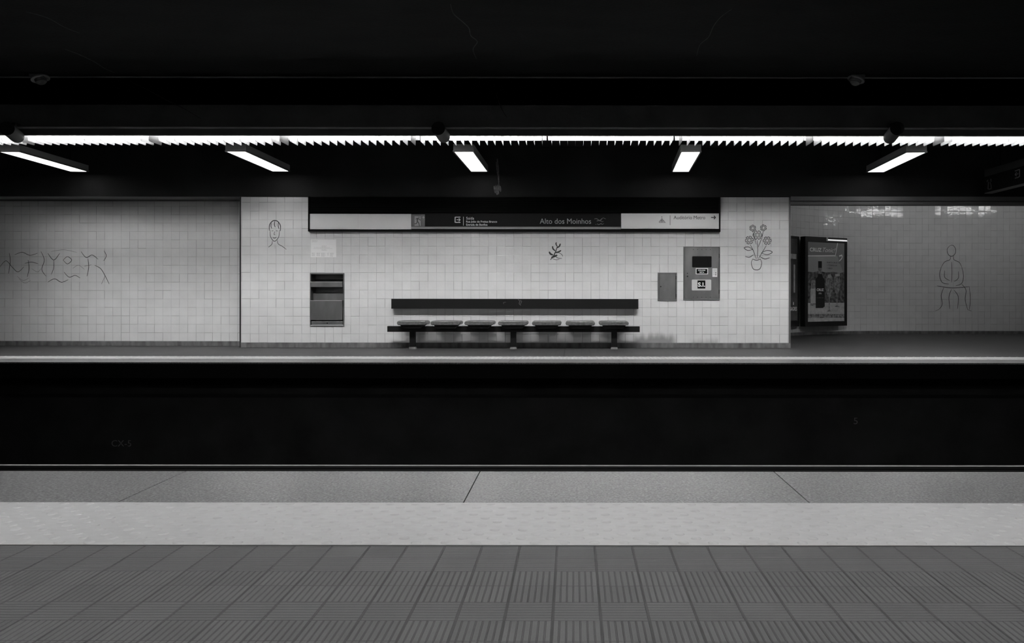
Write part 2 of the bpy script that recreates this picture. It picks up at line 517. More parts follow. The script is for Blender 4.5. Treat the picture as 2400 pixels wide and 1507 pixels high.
# granite edge slabs with open joints
def edge_slabs(name, ya, yb, joints):
    mb = MB(); js = sorted([XL] + joints + [XR])
    for a, b in zip(js[:-1], js[1:]):
        mb.box(a + 0.0022, b - 0.0022, ya, yb, -0.02, 0.0)
    return struct(name, mb, M['granite'], bevel=0.0012)
jx = [P(1106, 1142, 1794 / 450).x + k * 1.535 for k in range(-9, 10)]
edge_slabs('trim_1', D_GR_N, D_EDGE_N, [x for x in jx if XL < x < XR])
edge_slabs('trim_2', D_EDGE_F, D_GR_F, [x - 0.4 for x in jx if XL < x - 0.4 < XR])
# slab noses under the granite
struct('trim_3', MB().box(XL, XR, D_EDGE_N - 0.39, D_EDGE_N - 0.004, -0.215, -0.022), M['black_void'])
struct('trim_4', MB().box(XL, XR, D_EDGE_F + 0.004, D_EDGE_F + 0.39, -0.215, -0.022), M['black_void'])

# track pit
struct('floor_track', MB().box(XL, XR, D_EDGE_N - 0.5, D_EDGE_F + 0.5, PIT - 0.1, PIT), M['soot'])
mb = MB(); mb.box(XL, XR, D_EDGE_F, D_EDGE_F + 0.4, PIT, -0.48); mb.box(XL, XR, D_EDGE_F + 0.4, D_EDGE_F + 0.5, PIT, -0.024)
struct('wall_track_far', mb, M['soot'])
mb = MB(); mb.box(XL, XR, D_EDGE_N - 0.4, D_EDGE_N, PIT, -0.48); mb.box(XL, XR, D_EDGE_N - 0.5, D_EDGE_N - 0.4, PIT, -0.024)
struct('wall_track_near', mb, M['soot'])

# ceilings
ceil = struct('ceiling', MB().box(XL, XR, 4.39, 11.3, 3.88, 4.0), M['ceiling'])
struct('ceiling', MB().box(XL, XR, 11.3, D0 + 0.3, Z_CEIL, Z_CEIL + 0.4), M['black_paint'])
struct('ceiling', MB().box(XL, XR, -0.9, 4.39, Z_CEIL, Z_CEIL + 0.4), M['black_paint'])
# pale cracks across the track ceiling
def cconv(x, y):
    y = y + (x - VX) * K; d = (3.879 - H) * F / (VY - y); return ((x - VX) * d / F, d, 3.878)
def bconv(x, y):
    p = P(x, y, 11.299); return (p.x, 11.297, p.z)
cr = [(2.2, [(1055, 10), (1062, 32), (1082, 50), (1098, 66), (1103, 84), (1118, 98), (1108, 116), (1116, 138)]),
      (1.6, [(152, 118), (185, 130), (222, 148), (244, 162), (268, 173)]),
      (1.5, [(1715, 20), (1690, 38), (1672, 60), (1660, 86), (1640, 104), (1632, 130)]),
      (1.4, [(60, 30), (110, 44), (150, 66), (186, 80)])]
obj('crack', strokes(cr, cconv), M['crack'], ceil)

# beam between the tracks and the far platform, with its lower lip
beam = struct('trim_5', MB().box(XL, XR, 11.3, 11.46, 3.20, 3.88).box(XL, XR, 11.44, 11.50, 3.118, 3.31), M['beam'])
cr = [(1.6, [(310, 196), (352, 216), (396, 240), (430, 256), (470, 280)]),
      (1.8, [(1160, 212), (1166, 232), (1174, 252), (1180, 264), (1188, 276)])]
obj('crack', strokes(cr, bconv), M['crack'], beam)
struct('trim_6', MB().box(XL, XR, 4.23, 4.39, 3.20, 3.88), M['black_paint'])
# thin edge strip where the track ceiling meets the beam
struct('trim_7', MB().box(XL, XR, 11.27, 11.299, 3.864, 3.878), M['pale_trim'])

# walls --------------------------------------------------------
def wall_uv(x, z, x0, z0=0.0877 - 0.1532 * 0, tv=0.1532, tu=0.15): return ((x - x0) / tu, (z - 0.0877) / tv)
xa = P(565, 0, D0).x; xn0 = P(727.5, 0, D0).x; xb = P(1848.5, 0, D0).x
nz = (P(727.5, 643, D0), P(805.5, 765, D0))       # niche opening of the waste unit
NX0, NX1, NZ1, NZ0 = nz[0].x, nz[1].x, nz[0].z, nz[1].z
phA = P(586.5, 0, D0).x; phB = P(902.4, 0, D0).x
SIGN_Z0 = P(1200, 543.5, D0).z
mb = MB()
def wq(x0, x1, z0, z1, ph):
    mb.quad([(x0, D0, z0), (x1, D0, z0), (x1, D0, z1), (x0, D0, z1)],
            [wall_uv(x0, z0, ph), wall_uv(x1, z0, ph), wall_uv(x1, z1, ph), wall_uv(x0, z1, ph)])
wq(xa, NX0, 0, Z_SOFF, phA)
wq(NX0, NX1, 0, NZ0, phB); wq(NX0, NX1, NZ1, Z_SOFF, phB); wq(NX1, xb, 0, Z_SOFF, phB)
# its returns
def ret(x, y0, y1, flip):
    q = [(x, y0, 0), (x, y1, 0), (x, y1, Z_SOFF), (x, y0, Z_SOFF)]
    u = [(y0 / .15, -0.5), (y1 / .15, -0.5), (y1 / .15, 16.5), (y0 / .15, 16.5)]
    if flip: q.reverse(); u.reverse()
    mb.quad(q, u)
ret(xa, D0, DL, True); ret(xb, D0, 17.5, False)
wall_c = struct('wall_center', mb, M['tile_stained'])
# upper black wall above the tiles, down to the soffit
mb = MB(); mb.box(XL, xb + 0.02, D0 - 0.012, DL + 0.3, Z_SOFF, Z_CEIL)
mb.box(xb + 0.02, XR, D0 - 0.012, D0 + 0.3, Z_SOFF, Z_CEIL)
struct('wall_upper', mb, M['black_paint'])
# small filled corner at the head of the right pilaster
c0 = P(1687, 461, D0); c1 = P(1687, 468, D0); c2 = P(1695, 461, D0)
# left wall
phL = P(11, 0, DL).x
def uvl(x, z): return ((x - phL) / 0.15, (z - 0.085) / 0.152)
mb = MB(); mb.quad([(XL, DL, 0), (xa, DL, 0), (xa, DL, Z_SOFF + .1), (XL, DL, Z_SOFF + .1)],
                   [uvl(XL, 0), uvl(xa, 0), uvl(xa, Z_SOFF + .1), uvl(XL, Z_SOFF + .1)])
struct('wall_left', mb, M['tile'])
# passage wall on the right, curving away behind the pilaster
pts = [(xb, 17.4), (4.02, 17.98), (4.62, 18.64), (5.12, 19.13), (5.55, 19.42), (6.05, 19.70), (6.6, 19.89), (7.2, 19.98), (8.0, 20.0), (XR, 20.0)]
pl = smooth_line(pts[:-1], 6) + [pts[-1]]
mb = MB(); s_ = 0.0; acc = [0.0]
for a, b in zip(pl[:-1], pl[1:]): s_ += math.dist(a, b); acc.append(s_)
ZP = 3.3
for i, (a, b) in enumerate(zip(pl[:-1], pl[1:])):
    ua, ub = acc[i] / .15, acc[i + 1] / .15
    mb.quad([(a[0], a[1], 0), (b[0], b[1], 0), (b[0], b[1], ZP), (a[0], a[1], ZP)],
            [(ua, -.55), (ub, -.55), (ub, ZP / .15 - .55), (ua, ZP / .15 - .55)])
struct('wall_right', mb, M['tile'], smooth=True)
def skirting_curve(pl, z1, t):
    mb = MB()
    for a, b in zip(pl[:-1], pl[1:]):
        a = Vector(a); b = Vector(b); d = (b - a).normalized(); n = Vector((d.y, -d.x)) * t
        p, q = a + n, b + n
        mb.quad([(p.x, p.y, 0), (q.x, q.y, 0), (q.x, q.y, z1), (p.x, p.y, z1)])
        mb.quad([(p.x, p.y, z1), (q.x, q.y, z1), (b.x, b.y, z1), (a.x, a.y, z1)])
    return mb
struct('baseboard_right', skirting_curve(pl, 0.07, 0.012), M['plinth'])
struct('ceiling_passage', MB().box(xb - 0.3, XR, D0 + 0.3, DB + 0.6, ZP, ZP + 0.1), M['white_ceiling'])
# header over the passage mouth: two dull bands
hz = P(2000, 478.5, D0).z; hm = P(2000, 470.2, D0).z
mb = MB(); mb.box(xb + 0.03, XR, D0 - 0.03, D0 + 0.02, hm + 0.004, Z_SOFF + 0.012)
mb.box(xb + 0.03, XR, D0 - 0.015, D0 + 0.02, hz, hm - 0.008); mb.box(xb + 0.02, XR, D0 + 0.02, D0 + 0.28, hz + 0.01, Z_SOFF)
struct('trim_8', mb, M['band'])
# same dull band at the head of the left recess
mb = MB(); mb.box(XL, xa, DL - 0.04, DL - 0.002, P(300, 474, DL).z, Z_SOFF)
mb.box(XL, xa, D0 - .010, DL - .041, Z_SOFF - .004, Z_SOFF + .002)
struct('trim_9', mb, M['band'])
# corner strips
mb = MB(); mb.box(xa - 0.035, xa - 0.001, D0 + 0.02, DL, 0.0, Z_SOFF); struct('trim_10', mb, M['dark_metal'])
mb = MB(); mb.box(xb + 0.001, xb + 0.036, D0 + 0.004, D0 + 0.05, 0.0, Z_SOFF); struct('trim_11', mb, M['grey_metal'])
# skirtings
struct('baseboard_center', MB().box(xa, xb + 0.03, D0 - 0.018, D0 - 0.001, 0, 0.0877), M['plinth'], bevel=0.003)
struct('baseboard_left', MB().box(XL, xa - 0.036, DL - 0.018, DL - 0.001, 0, 0.085), M['plinth'], bevel=0.003)
# walls out of sight that close the hall
struct('wall_front', MB().box(XL, XR, -0.9, -0.8, 0, Z_CEIL), M['tile'])
struct('wall_end_left', MB().box(XL - 0.1, XL, -0.9, DL + 0.4, PIT, 4.0), M['black_void'])
struct('wall_end_right', MB().box(XR, XR + 0.1, -0.9, DB + 0.7, PIT, 4.0), M['black_void'])

# lime streak on the upper wall
def dconv(d, yy):
    def c(x, y):
        p = P(x, y, d); return (p.x, yy, p.z)
    return c
DW = D0 - 0.014
mbs = strokes([(3.2, [(1165, 372), (1167, 392), (1168, 412), (1169, 436)]), (2.0, [(1163, 380), (1164, 396), (1166, 412)]),
               (4.0, [(1158, 436), (1159, 444), (1161, 453)]), (4.0, [(1162, 434), (1163, 446), (1165, 457)]), (4.0, [(1167, 433), (1167, 444), (1168, 456)]),
               (3.0, [(1172, 436), (1173, 442), (1173, 450)]), (2.6, [(1169, 430), (1170, 440), (1170, 448)])], dconv(DW, DW))
tag(obj('lime_streak', mbs, M['lime']), 'pale vertical lime streak running down the black wall above the station sign', 'stain')

# tactile strips ------------------------------------------------
def tactile(ya, yb, x0, x1, label, res, z=0.0):
    t = thing('tactile_strip', label, 'tactile strip', (0, (ya + yb) / 2, 0))
    obj('strip', MB().box(x0, x1, ya + 0.001, yb - 0.001, -0.05, 0.0035), M['tactile'], t)
    mb = MB(); p = 0.11; r = 0; n = 11; dy = (yb - ya) / n
    for r in range(n):
        y = ya + dy * (r + .5); x = x0 + 0.03 + (p / 2 if r % 2 else 0)
        while x < x1 - 0.03:
            mb.dome(x, y, 0.0035, 0.020, 0.0042, *res); x += p
    o = obj('raised_domes', mb, M['tactile'], t, smooth=True); o['kind'] = 'stuff'
    return t
tactile(D_TAC_N, D_GR_N, -6.0, 6.0, 'wide pale tactile strip with raised domes on the near platform', (12, 3))
tactile(D_GR_F, D_TAC_F, -12, 12, 'thin bright tactile strip along the edge of the far platform below the bench', (8, 2))

# rails ---------------------------------------------------------
def rail(y, label):
    t = thing('rail', label, 'rail', (0, y, PIT))
    zt = -1.243
    poly = [(y - .065, PIT), (y + .065, PIT), (y + .065, PIT + .012), (y + .009, PIT + .03), (y + .009, zt - .038), (y + .033, zt - .03),
            (y + .033, zt - .003), (y - .033, zt - .003), (y - .033, zt - .03), (y - .009, zt - .038), (y - .009, PIT + .03), (y - .065, PIT + .012)]
    obj('rail_body', MB().prism(poly, 0, XL, XR), M['rail'], t)
    obj('rail_head', MB().box(XL, XR, y - .033, y + .033, zt - .003, zt), M['rail_head'], t, bevel=0.001, label='polished running surface')
    return t
rail(10.57, 'bright polished running rail closest to the far platform wall')
rail(9.135, 'running rail of the far track, on its side toward the near platform')
rail(6.56, 'running rail of the near track, on its side toward the far platform')
rail(5.125, 'running rail directly below the near platform edge')

# painted marks on the pit wall
def mark(s, x0, x1, yc, yb, label):
    a = P(x0, yb, D_EDGE_F); b = P(x1, yb, D_EDGE_F); c = P(x0, yc, D_EDGE_F)
    o = lettering(s, (a.x, D_EDGE_F, a.z), (1, 0, 0), (0, 0, 1), b.x - a.x, c.z - a.z, M['chalk'], None, lift=0.002, name='painted_number')
    return tag(o, label, 'painted number')
mark('CX-5', 262, 308, 1034, 1048.5, 'faint letters CX-5 painted on the dark track wall at the left')
mark('5', 2001, 2010.5, 977.5, 992.5, 'faint single digit 5 painted on the dark track wall at the right')

# ================================================================== LIGHTS OF THE PLACE
def make_lamp(label, loc, rotz, length, dm, group):
    t = thing('ceiling_lamp', label, 'lamp', loc, rotz, group)
    w2 = 0.151; l2 = length / 2
    # housing: an open box so that only the diffuser shines
    mb = MB(); mb.box(-w2, w2, -l2, l2, 0.022, 0.112)
    obj('housing', mb, M['lamp_body'], t, local=True, bevel=0.003)
    fr = MB(); e = 0.016
    fr.box(-w2 - .006, -w2 + e, -l2 - .006, l2 + .006, 0, 0.022); fr.box(w2 - e, w2 + .006, -l2 - .006, l2 + .006, 0, 0.022)
    fr.box(-w2 + e, w2 - e, -l2 - .006, -l2 + e, 0, 0.022); fr.box(-w2 + e, w2 - e, l2 - e, l2 + .006, 0, 0.022)
    obj('frame', fr, M['grey_metal'], t, local=True)
    obj('diffuser', MB().box(-w2 + e + .001, w2 - e - .001, -l2 + e + .001, l2 - e - .001, 0.003, 0.0215), dm, t, local=True, label='glowing white panel')
    for s in (-1, 1):
        obj('hanger', MB().tube((0, s * l2 * .7, 0.112), (0, s * l2 * .7, Z_CEIL - 3.033), 0.006, 8), M['black_void'], t, local=True)
    return t
ZL = 3.033
def lamp_from_px(nl, nr, ny, fl, fr_, fy):
    cn = P((nl + nr) / 2, ny, 1); dn = (ZL - H) / (cn.z - H); cn = P((nl + nr) / 2, ny, dn)
    cf = P((fl + fr_) / 2, fy, 1); df = (ZL - H) / (cf.z - H); cf = P((fl + fr_) / 2, fy, df)
    c = (cn + cf) / 2; v = cf - cn
    return (c.x, c.y, ZL), math.atan2(-v.x, v.y), v.length + 0.03
px_lamps = [((0, 45, 359.5), (166, 204, 404.7), 'hanging lamp box at the far left, drawn out the longest'),
            ((533, 577, 358.5), (637, 675, 402.5), 'hanging lamp box left of the sign, above the face drawing'),
            ((1063, 1109, 356.6), (1103, 1143, 402.8), 'hanging lamp box over the middle of the bench'),
            ((1595, 1644, 354.6), (1574, 1615, 403.2), 'hanging lamp box above the grey fire cabinet'),
            ((2123, 2170, 356.5), (2032, 2072, 402), 'hanging lamp box at the right, in front of the side passage')]
proto = None
for (a, b, lab) in px_lamps:
    loc, rz, ln = lamp_from_px(a[0], a[1], a[2], b[0], b[1], b[2])
    if proto is None:
        proto = make_lamp(lab, loc, rz, 1.975, M['diffuser'], 'hanging lamps over the far platform')
    else:
        dup(proto, loc, rz, lab)

# louvred fluorescent strip made of 1.8 m sections
SEC = 1.79
def make_section(label, loc, group, tm):
    t = thing('louvred_strip_light', label, 'strip light', loc, 0, group)
    # local frame: x along the section, y depth from the near lip, z from 3.05
    L = SEC
    h = MB(); h.box(0, L, 0.377, 0.39, 0.08, 0.235); h.box(0, L, 0.0, 0.008, 0.075, 0.235); h.box(0, L, 0.0, 0.39, 0.235, 0.25)
    obj('housing', h, M['trough'], t, local=True)
    for yy in (0.08, 0.24):
        obj('tube', MB().tube((0.09, yy, 0.167), (L - 0.09, yy, 0.167), 0.019, 12), tm, t, local=True, smooth=True)
    n = 16
    poly = [(0.010, 0.14), (0.010, 0.010), (0.03, 0.0), (0.362, 0.0), (0.375, 0.018), (0.374, 0.14)]
    for k in range(n):
        x = (k + .5) * L / n
        m_ = MB().prism(poly, 0, x - .001, x + .001)
        obj('louvre_fin', m_, M['fin'], t, local=True)
    return t
ord_ = ['far left end, above the longest lamp', 'second from the left, over the left recessed wall', 'third from the left, above the left tiled pillar',
        'left of the middle loudspeaker, above the waste unit', 'just right of the middle loudspeaker, above the bench', 'over the right half of the station sign',
        'above the fire cabinet and right pillar', 'behind the right loudspeaker, over the passage', 'far right end, above the hanging exit sign']
jx0 = P(75, 320, 11.7).x
sec = None
for k in range(9):
    x = jx0 + (k - 1) * SEC * 1.0125
    lab = 'section of louvred strip light, ' + ord_[k]
    if sec is None: sec = make_section(lab, (x, 11.502, 3.05), 'louvred strip light sections over the far platform', M['tube'])
    else: dup(sec, (x, 11.502, 3.05), 0, lab)

# the same fittings over the near platform (above and behind the viewer)
NL = ['first', 'second', 'third', 'fourth', 'fifth', 'sixth', 'seventh', 'eighth']
nearp = None
for k in range(5):
    loc = (-6.4 + k * 3.27, 2.0, ZL)
    lab = 'hanging lamp box over the near platform, out of frame, %s from the left' % NL[k]
    if nearp is None: nearp = make_lamp(lab, loc, 0, 1.93, M['diffuser_near'], 'hanging lamps over the near platform')
    else: dup(nearp, loc, 0, lab)

nsec = None
for k in range(7):
    x = -6.3 + k * SEC * 1.0125
    lab = 'louvred strip light section over the near platform edge, out of frame, %s from the left' % NL[k]
    q = dup(sec, (x, 3.80, 3.05), 0, lab, 'louvred strip light sections over the near platform')
    for c_ in q.children:
        if c_.name.startswith('tube'):
            c_.data = c_.data.copy(); c_.data.materials[0] = M['tube_near']

# tubes in the side passage, hidden behind the header
def passage_light(loc, rz, ln, label):
    t = thing('passage_light', label, 'light', loc, rz, 'ceiling lights in the side passage')
    obj('housing', MB().box(-ln / 2, ln / 2, -0.06, 0.06, 0.02, 0.10), M['white_panel'], t, local=True)
    obj('tube', MB().tube((-ln / 2 + .04, 0, -0.016), (ln / 2 - .04, 0, -0.016), 0.028, 16), M['tube_pass'], t, local=True, smooth=True)
    return t
ZPL = ZP - 0.10
passage_light((7.7, 17.6, ZPL), 0, 2.3, 'long ceiling light in the passage behind the header, left one')
passage_light((10.6, 17.6, ZPL), 0, 1.6, 'ceiling light in the passage behind the header, right one')
passage_light((5.3, 16.3, ZPL), math.pi / 2, 1.6, 'ceiling light in the passage mouth beside the pilaster')

# loudspeaker cylinders under the beam
def loudspeaker(a, b, label):
    p = P(a[0], a[1], 10.92); q = P(b[0], b[1], 11.40)
    t = thing('loudspeaker', label, 'loudspeaker', tuple((p + q) / 2), 0, 'cylindrical loudspeakers under the beam')
    dd = (q - p).normalized()
    obj('speaker_body', MB().tube(p, q, 0.086, 32), M['speaker'], t, smooth=True)
    obj('speaker_rim', MB().tube(p - dd * .012, p + dd * .004, 0.090, 32), M['dark_metal'], t, smooth=True)
    m_ = (p + q) / 2
    obj('bracket', MB().box(m_.x - .02, m_.x + .02, m_.y + .02, m_.y + .06, m_.z + .08, m_.z + .14).box(m_.x - .02, m_.x + .02, m_.y + .02, 11.31, m_.z + .125, m_.z + .14), M['dark_metal'], t)
    return t
loudspeaker((16, 304), (40, 323), 'dark loudspeaker cylinder at the far left in front of the strip light')
loudspeaker((1027, 302), (1040, 321), 'dark loudspeaker cylinder in the middle, above the bench')
loudspeaker((2102, 300), (2085, 321), 'dark loudspeaker cylinder at the right, above the passage')

# detectors in the corner of the track ceiling
def detector(px, s, label):
    p = P(px, 180, 11.2)
    t = thing('smoke_detector', label, 'detector', (p.x, 11.2, 3.88), 0, 'detectors on the track ceiling')
    c = Vector((p.x, 11.2, 3.88)); ax = Vector((0.35 * s, -0.1, -1)).normalized()
    obj('mounting_box', MB().box(c.x - .10, c.x + .09, 11.13, 11.28, 3.835, 3.88), M['detector'], t, bevel=.006)
    b = c + Vector((0.01 * s, 0, -0.045))
    obj('flange', MB().tube(b, b + ax * .018, .115, 24), M['pale_trim'], t, smooth=True)
    obj('head', MB().tube(b + ax * .018, b + ax * .055, .075, 24, r2=.066), M['detector'], t, smooth=True)
    obj('lens_cap', MB().tube(b + ax * .060, b + ax * .082, .064, 24, r2=.040), M['pale_trim'], t, smooth=True)
detector(92, 1, 'small tilted detector on the dark ceiling edge, the left one')
detector(2008, -1, 'small tilted detector on the dark ceiling edge, the right one')

# ================================================================== STATION SIGN
YS = D0 - 0.06
sg = thing('station_sign', 'long station name sign set in a black frame on the tiled wall above the bench', 'sign', (P(1205, 540, D0).x, D0, P(1205, 543, D0).z))
fr = MB()
xf0, xf1 = P(725.3, 540, D0).x, P(1686.5, 540, D0).x
zf0, zf1 = P(1205, 543.7, D0).z, Z_SOFF - 0.001
fr.box(xf0, xf0 + .02, D0 - .085, D0 - .002, zf0, zf1); fr.box(xf1 - .02, xf1, D0 - .085, D0 - .002, zf0, zf1)
fr.box(xf0, xf1, D0 - .085, D0 - .002, zf0, P(1205, 539.3, D0).z); fr.box(xf0 + .02, xf1 - .02, D0 - .03, D0 - .002, P(1205, 539, D0).z, zf1)
obj('frame', fr, M['black_void'], sg)
lv = MB(); z = P(1205, 499, D0).z
while z < zf1 - .02:
    lv.prism([(D0 - .06, z), (D0 - .033, z + .012), (D0 - .033, z + .016), (D0 - .06, z + .004)], 0, xf0 + .022, xf1 - .022); z += .018
obj('louvre_panel', lv, M['black_void'], sg)
def panel(name, x0, y0, x1, y1, m, parent, y=YS, th=.025, **kw):
    return obj(name, pbox(MB(), x0, y0, x1, y1, D0, y, y + th), m, parent, **kw)
panel('blank_panel', 728.3, 503.2, 845, 539, M['white_panel'], sg, bevel=.001)
panel('blank_panel', 845.2, 503.2, 965, 539, M['white_panel'], sg, bevel=.001)
npn = panel('name_panel', 965.3, 501.6, 1454.6, 532.3, M['sign_dark'], sg)
panel('stripe', 965.3, 532.6, 1454.6, 537.6, M['sign_stripe'], sg, label='grey strip under the station name')
exp_ = panel('exit_panel', 966.3, 504, 997, 532, M['sign_mid'], npn, y=YS - .003, th=.003)
YT = YS - .0005
obj('pictogram_ground', pbox(MB(), 973, 508, 987.5, 531, D0, YS - .005, YS - .003), M['letter_grey'], sg)
YP = YS - .0065
run = [(2.6, [(981.5, 512.8), (979.5, 518.0), (980, 522)]), (1.7, [(976, 516), (978.5, 513.6), (983, 514.4), (987, 518)]),
       (1.8, [(980, 520.5), (983, 524.5), (984.5, 531)]), (1.8, [(979.8, 520), (977.5, 525.3), (972.5, 526)]),
       (2.6, [(983.2, 510.2), (983.4, 510.9), (983.5, 511.6)])]
def flat(pts, y, m, parent, name='lettering', d=D0):
    mb = MB()
    for q in pts: mb.quad([(P(a, b, d).x, y, P(a, b, d).z) for a, b in q])
    return obj(name, mb, m, parent)
obj('running_man', strokes(run, dconv(D0, YP), taper=False), M['letter_black'], sg)
def arrow_strokes(x0, x1, y, h, wd): return [(wd, [(x0, y), ((x0 + x1) / 2, y), (x1 - .4, y)]), (wd, [(x1 - h, y - h), (x1 - h / 2, y - h / 2), (x1, y)]), (wd, [(x1 - h, y + h), (x1 - h / 2, y + h / 2), (x1, y)])]
obj('arrow', strokes(arrow_strokes(990, 995.8, 511, 2.6, 1.3), dconv(D0, YP), taper=False), M['letter_grey'], sg)
ic = [(1.9, [(1080, 510.2), (1068.5, 510.2)]), (1.9, [(1067.8, 509.6), (1067.6, 523)]), (1.9, [(1068.5, 522.4), (1080, 522.4)])] + arrow_strokes(1071, 1079.6, 516.4, 3.4, 1.7)
obj('exit_symbol', strokes(ic, dconv(D0, YT - .001), taper=False), M['letter_white'], npn)
obj('divider', pbox(MB(), 1086.6, 509.2, 1087.6, 529.8, D0, YS - .001, YS), M['letter_white'], npn)
wall_text('Saída', 1093.5, 1112, 509.6, 515.8, YS, D0, M['letter_white'], npn)
wall_text('Rua João de Freitas Branco', 1093.5, 1165.6, 518.4, 522.8, YS, D0, M['letter_white'], npn, bold=.012)
wall_text('Estrada de Benfica', 1093.5, 1143.2, 525.4, 530, YS, D0, M['letter_white'], npn, bold=.012)
wall_text('Alto dos Moinhos', 1265.3, 1385, 513.2, 525.2, YS, D0, M['letter_grey'], npn)
em = [(1.6, [(1392.5, 514), (1397, 513), (1401, 515), (1405, 517.5)]), (1.8, [(1398, 518.5), (1403, 517.6), (1408, 518.6)]), (2.2, [(1404, 518.5), (1408, 515.6), (1411, 512.4)]),
      (1.2, [(1410, 513), (1413, 511.4), (1416, 512.2), (1419.5, 514)]), (1.2, [(1408, 518), (1410.5, 520.4), (1414, 519.2)]), (1.3, [(1395, 526), (1397.5, 527)]),
      (1.5, [(1399.5, 524.5), (1401.5, 527), (1405, 526.2), (1408.5, 524.4), (1410.5, 526.4), (1415, 524.6)])]
obj('emblem', strokes(em, dconv(D0, YT - .001)), M['letter_dim'], npn)
ap = panel('direction_panel', 1455.2, 500.6, 1683.4, 536.2, M['white_panel'], sg, bevel=.001)
am = MB()
for r, (yy, xs) in enumerate([(508.6, [1550.2]), (515.4, [1548.4, 1552]), (516, [1550.2]), (517.2, [1546.5, 1554.2, 1550.3]), (520.2, [1544.6, 1548.6, 1552.4, 1556.4])]):
    for x in xs:
        am.quad([tuple(dconv(D0, YT - .001)(x + a, yy + b)) for a, b in ((-.9, .9), (.9, .9), (.9, -.9), (-.9, -.9))])
for yy, a, b in ((511.6, 1548.6, 1551.8), (513, 1548.2, 1552.2), (518.6, 1545.2, 1555.4), (522, 1543.6, 1559.6)):
    am.quad([tuple(dconv(D0, YT - .001)(x, y)) for x, y in ((a, yy + .35), (b, yy + .35), (b, yy - .35), (a, yy - .35))])
obj('auditorium_symbol', am, M['letter_black'], ap)
obj('divider', pbox(MB(), 1568.9, 505, 1569.8, 528, D0, YS - .001, YS), M['letter_black'], ap)
wall_text('Auditório Metro', 1577.6, 1651.4, 506, 514, YS, D0, M['letter_black'], ap)
obj('arrow', strokes(arrow_strokes(1665, 1675.6, 509.8, 4.0, 1.9), dconv(D0, YT - .001), taper=False), M['letter_black'], ap)

# ================================================================== WALL FITTINGS
# waste unit set into the niche
wu = thing('waste_unit', 'built-in steel waste unit with lower door, in the tiled wall left of the bench', 'waste bin', (P(767, 766, D0).x, D0, P(767, 766, D0).z))
D1 = D0 - 0.001
def fb(mb, x0, y0, x1, y1, ya, yb): return pbox(mb, x0, y0, x1, y1, D0, ya, yb)
m_ = MB(); fb(m_, 726.5, 641, 807.4, 643.8, D0 - .012, D0 + .02); fb(m_, 726.5, 763.8, 807.4, 766.4, D0 - .012, D0 + .02)
fb(m_, 726.5, 643.8, 729, 763.8, D0 - .012, D0 + .02); fb(m_, 804.8, 643.8, 807.4, 763.8, D0 - .012, D0 + .02)
obj('frame', m_, M['steel'], wu, bevel=.002)
m_ = MB(); YB = D0 + .26
m_.box(NX0, NX1, YB, YB + .01, NZ0, NZ1); m_.box(NX0, NX0 + .008, D0 + .021, YB, NZ0, NZ1); m_.box(NX1 - .008, NX1, D0 + .021, YB, NZ0, NZ1)
m_.box(NX0, NX1, D0 + .021, YB, NZ1 - .008, NZ1); m_.box(NX0, NX1, D0 + .021, YB, NZ0, NZ0 + .008)
obj('liner', m_, M['steel_dark'], wu)
m_ = MB(); a = P(729, 657, D0); b = P(804, 661, D0); m_.prism([(D0 + .07, b.z - .02), (D0 + .25, a.z + .01), (D0 + .25, a.z - .01), (D0 + .07, b.z - .035)], 0, NX0 + .01, NX1 - .01)
a = P(729, 689, D0); m_.box(NX0 + .01, NX1 - .01, D0 + .12, D0 + .25, P(729, 706, D0).z, a.z)
obj('ledge', m_, M['steel'], wu)
obj('upper_flap', fb(MB(), 728.3, 662.6, 803.2, 673.6, D0 - .022, D0 - .002), M['steel'], wu)
obj('flap_edge', fb(MB(), 728.3, 661.6, 803.2, 662.6, D0 - .026, D0 + .02), M['steel_bright'], wu)
dr = obj('door', fb(MB(), 728.3, 706.2, 803.2, 751.4, D0 - .022, D0 - .002), M['steel'], wu, bevel=.002)
obj('door_edge', fb(MB(), 728.3, 705.2, 803.2, 706.2, D0 - .026, D0 + .02), M['steel_bright'], dr)
lr = obj('ash_drawer', fb(MB(), 730, 754.6, 803.6, 761.8, D0 - .004, D0 + .1), M['steel'], wu, bevel=.002)
c = P(767.5, 758.5, D0); obj('lock', MB().tube((c.x, D0 - .010, c.z), (c.x, D0 - .004, c.z), .012, 16), M['dark_metal'], lr)
m_ = MB(); fb(m_, 729, 762, 805, 764, D0 + .0, D0 + .02)
obj('bottom_lip', m_, M['steel_bright'], wu)

# notice sheet
nt_ = thing('notice_sheet', 'white printed notice sheet taped to the tiles under the left end of the sign', 'notice', (P(758, 604, D0).x, D0, P(758, 604, D0).z))
obj('sheet', fb(MB(), 728, 562.6, 787.6, 604.2, D0 - .004, D0 - .001), M['paper'], nt_)
m_ = MB(); random.seed(3)
def lines_block(x0, x1, y0, y1, n, dens=1.0):
    for k in range(n):
        y = y0 + (y1 - y0) * k / max(n - 1, 1); x = x0
        e = x1 - random.random() * (x1 - x0) * .35
        while x < e:
            l = 1.2 + random.random() * 3.2
            fb(m_, x, y, min(x + l, e), y + .45, D0 - .0046, D0 - .0040); x += l + .8
lines_block(731, 745, 564.5, 568, 3)
lines_block(754, 767, 577.5, 579.5, 2); lines_block(736, 783, 581, 581.1, 1); lines_block(754, 767, 585.5, 587.5, 2); lines_block(735, 784, 583.8, 583.9, 1)
for (a, b, n) in ((731, 739, 6), (742, 751, 6), (753, 764, 7), (767.5, 772, 5), (774, 783, 7)): lines_block(a, b, 593.8, 593.8 + n * 1.15, n)
obj('print', m_, M['ink_faint'], nt_)

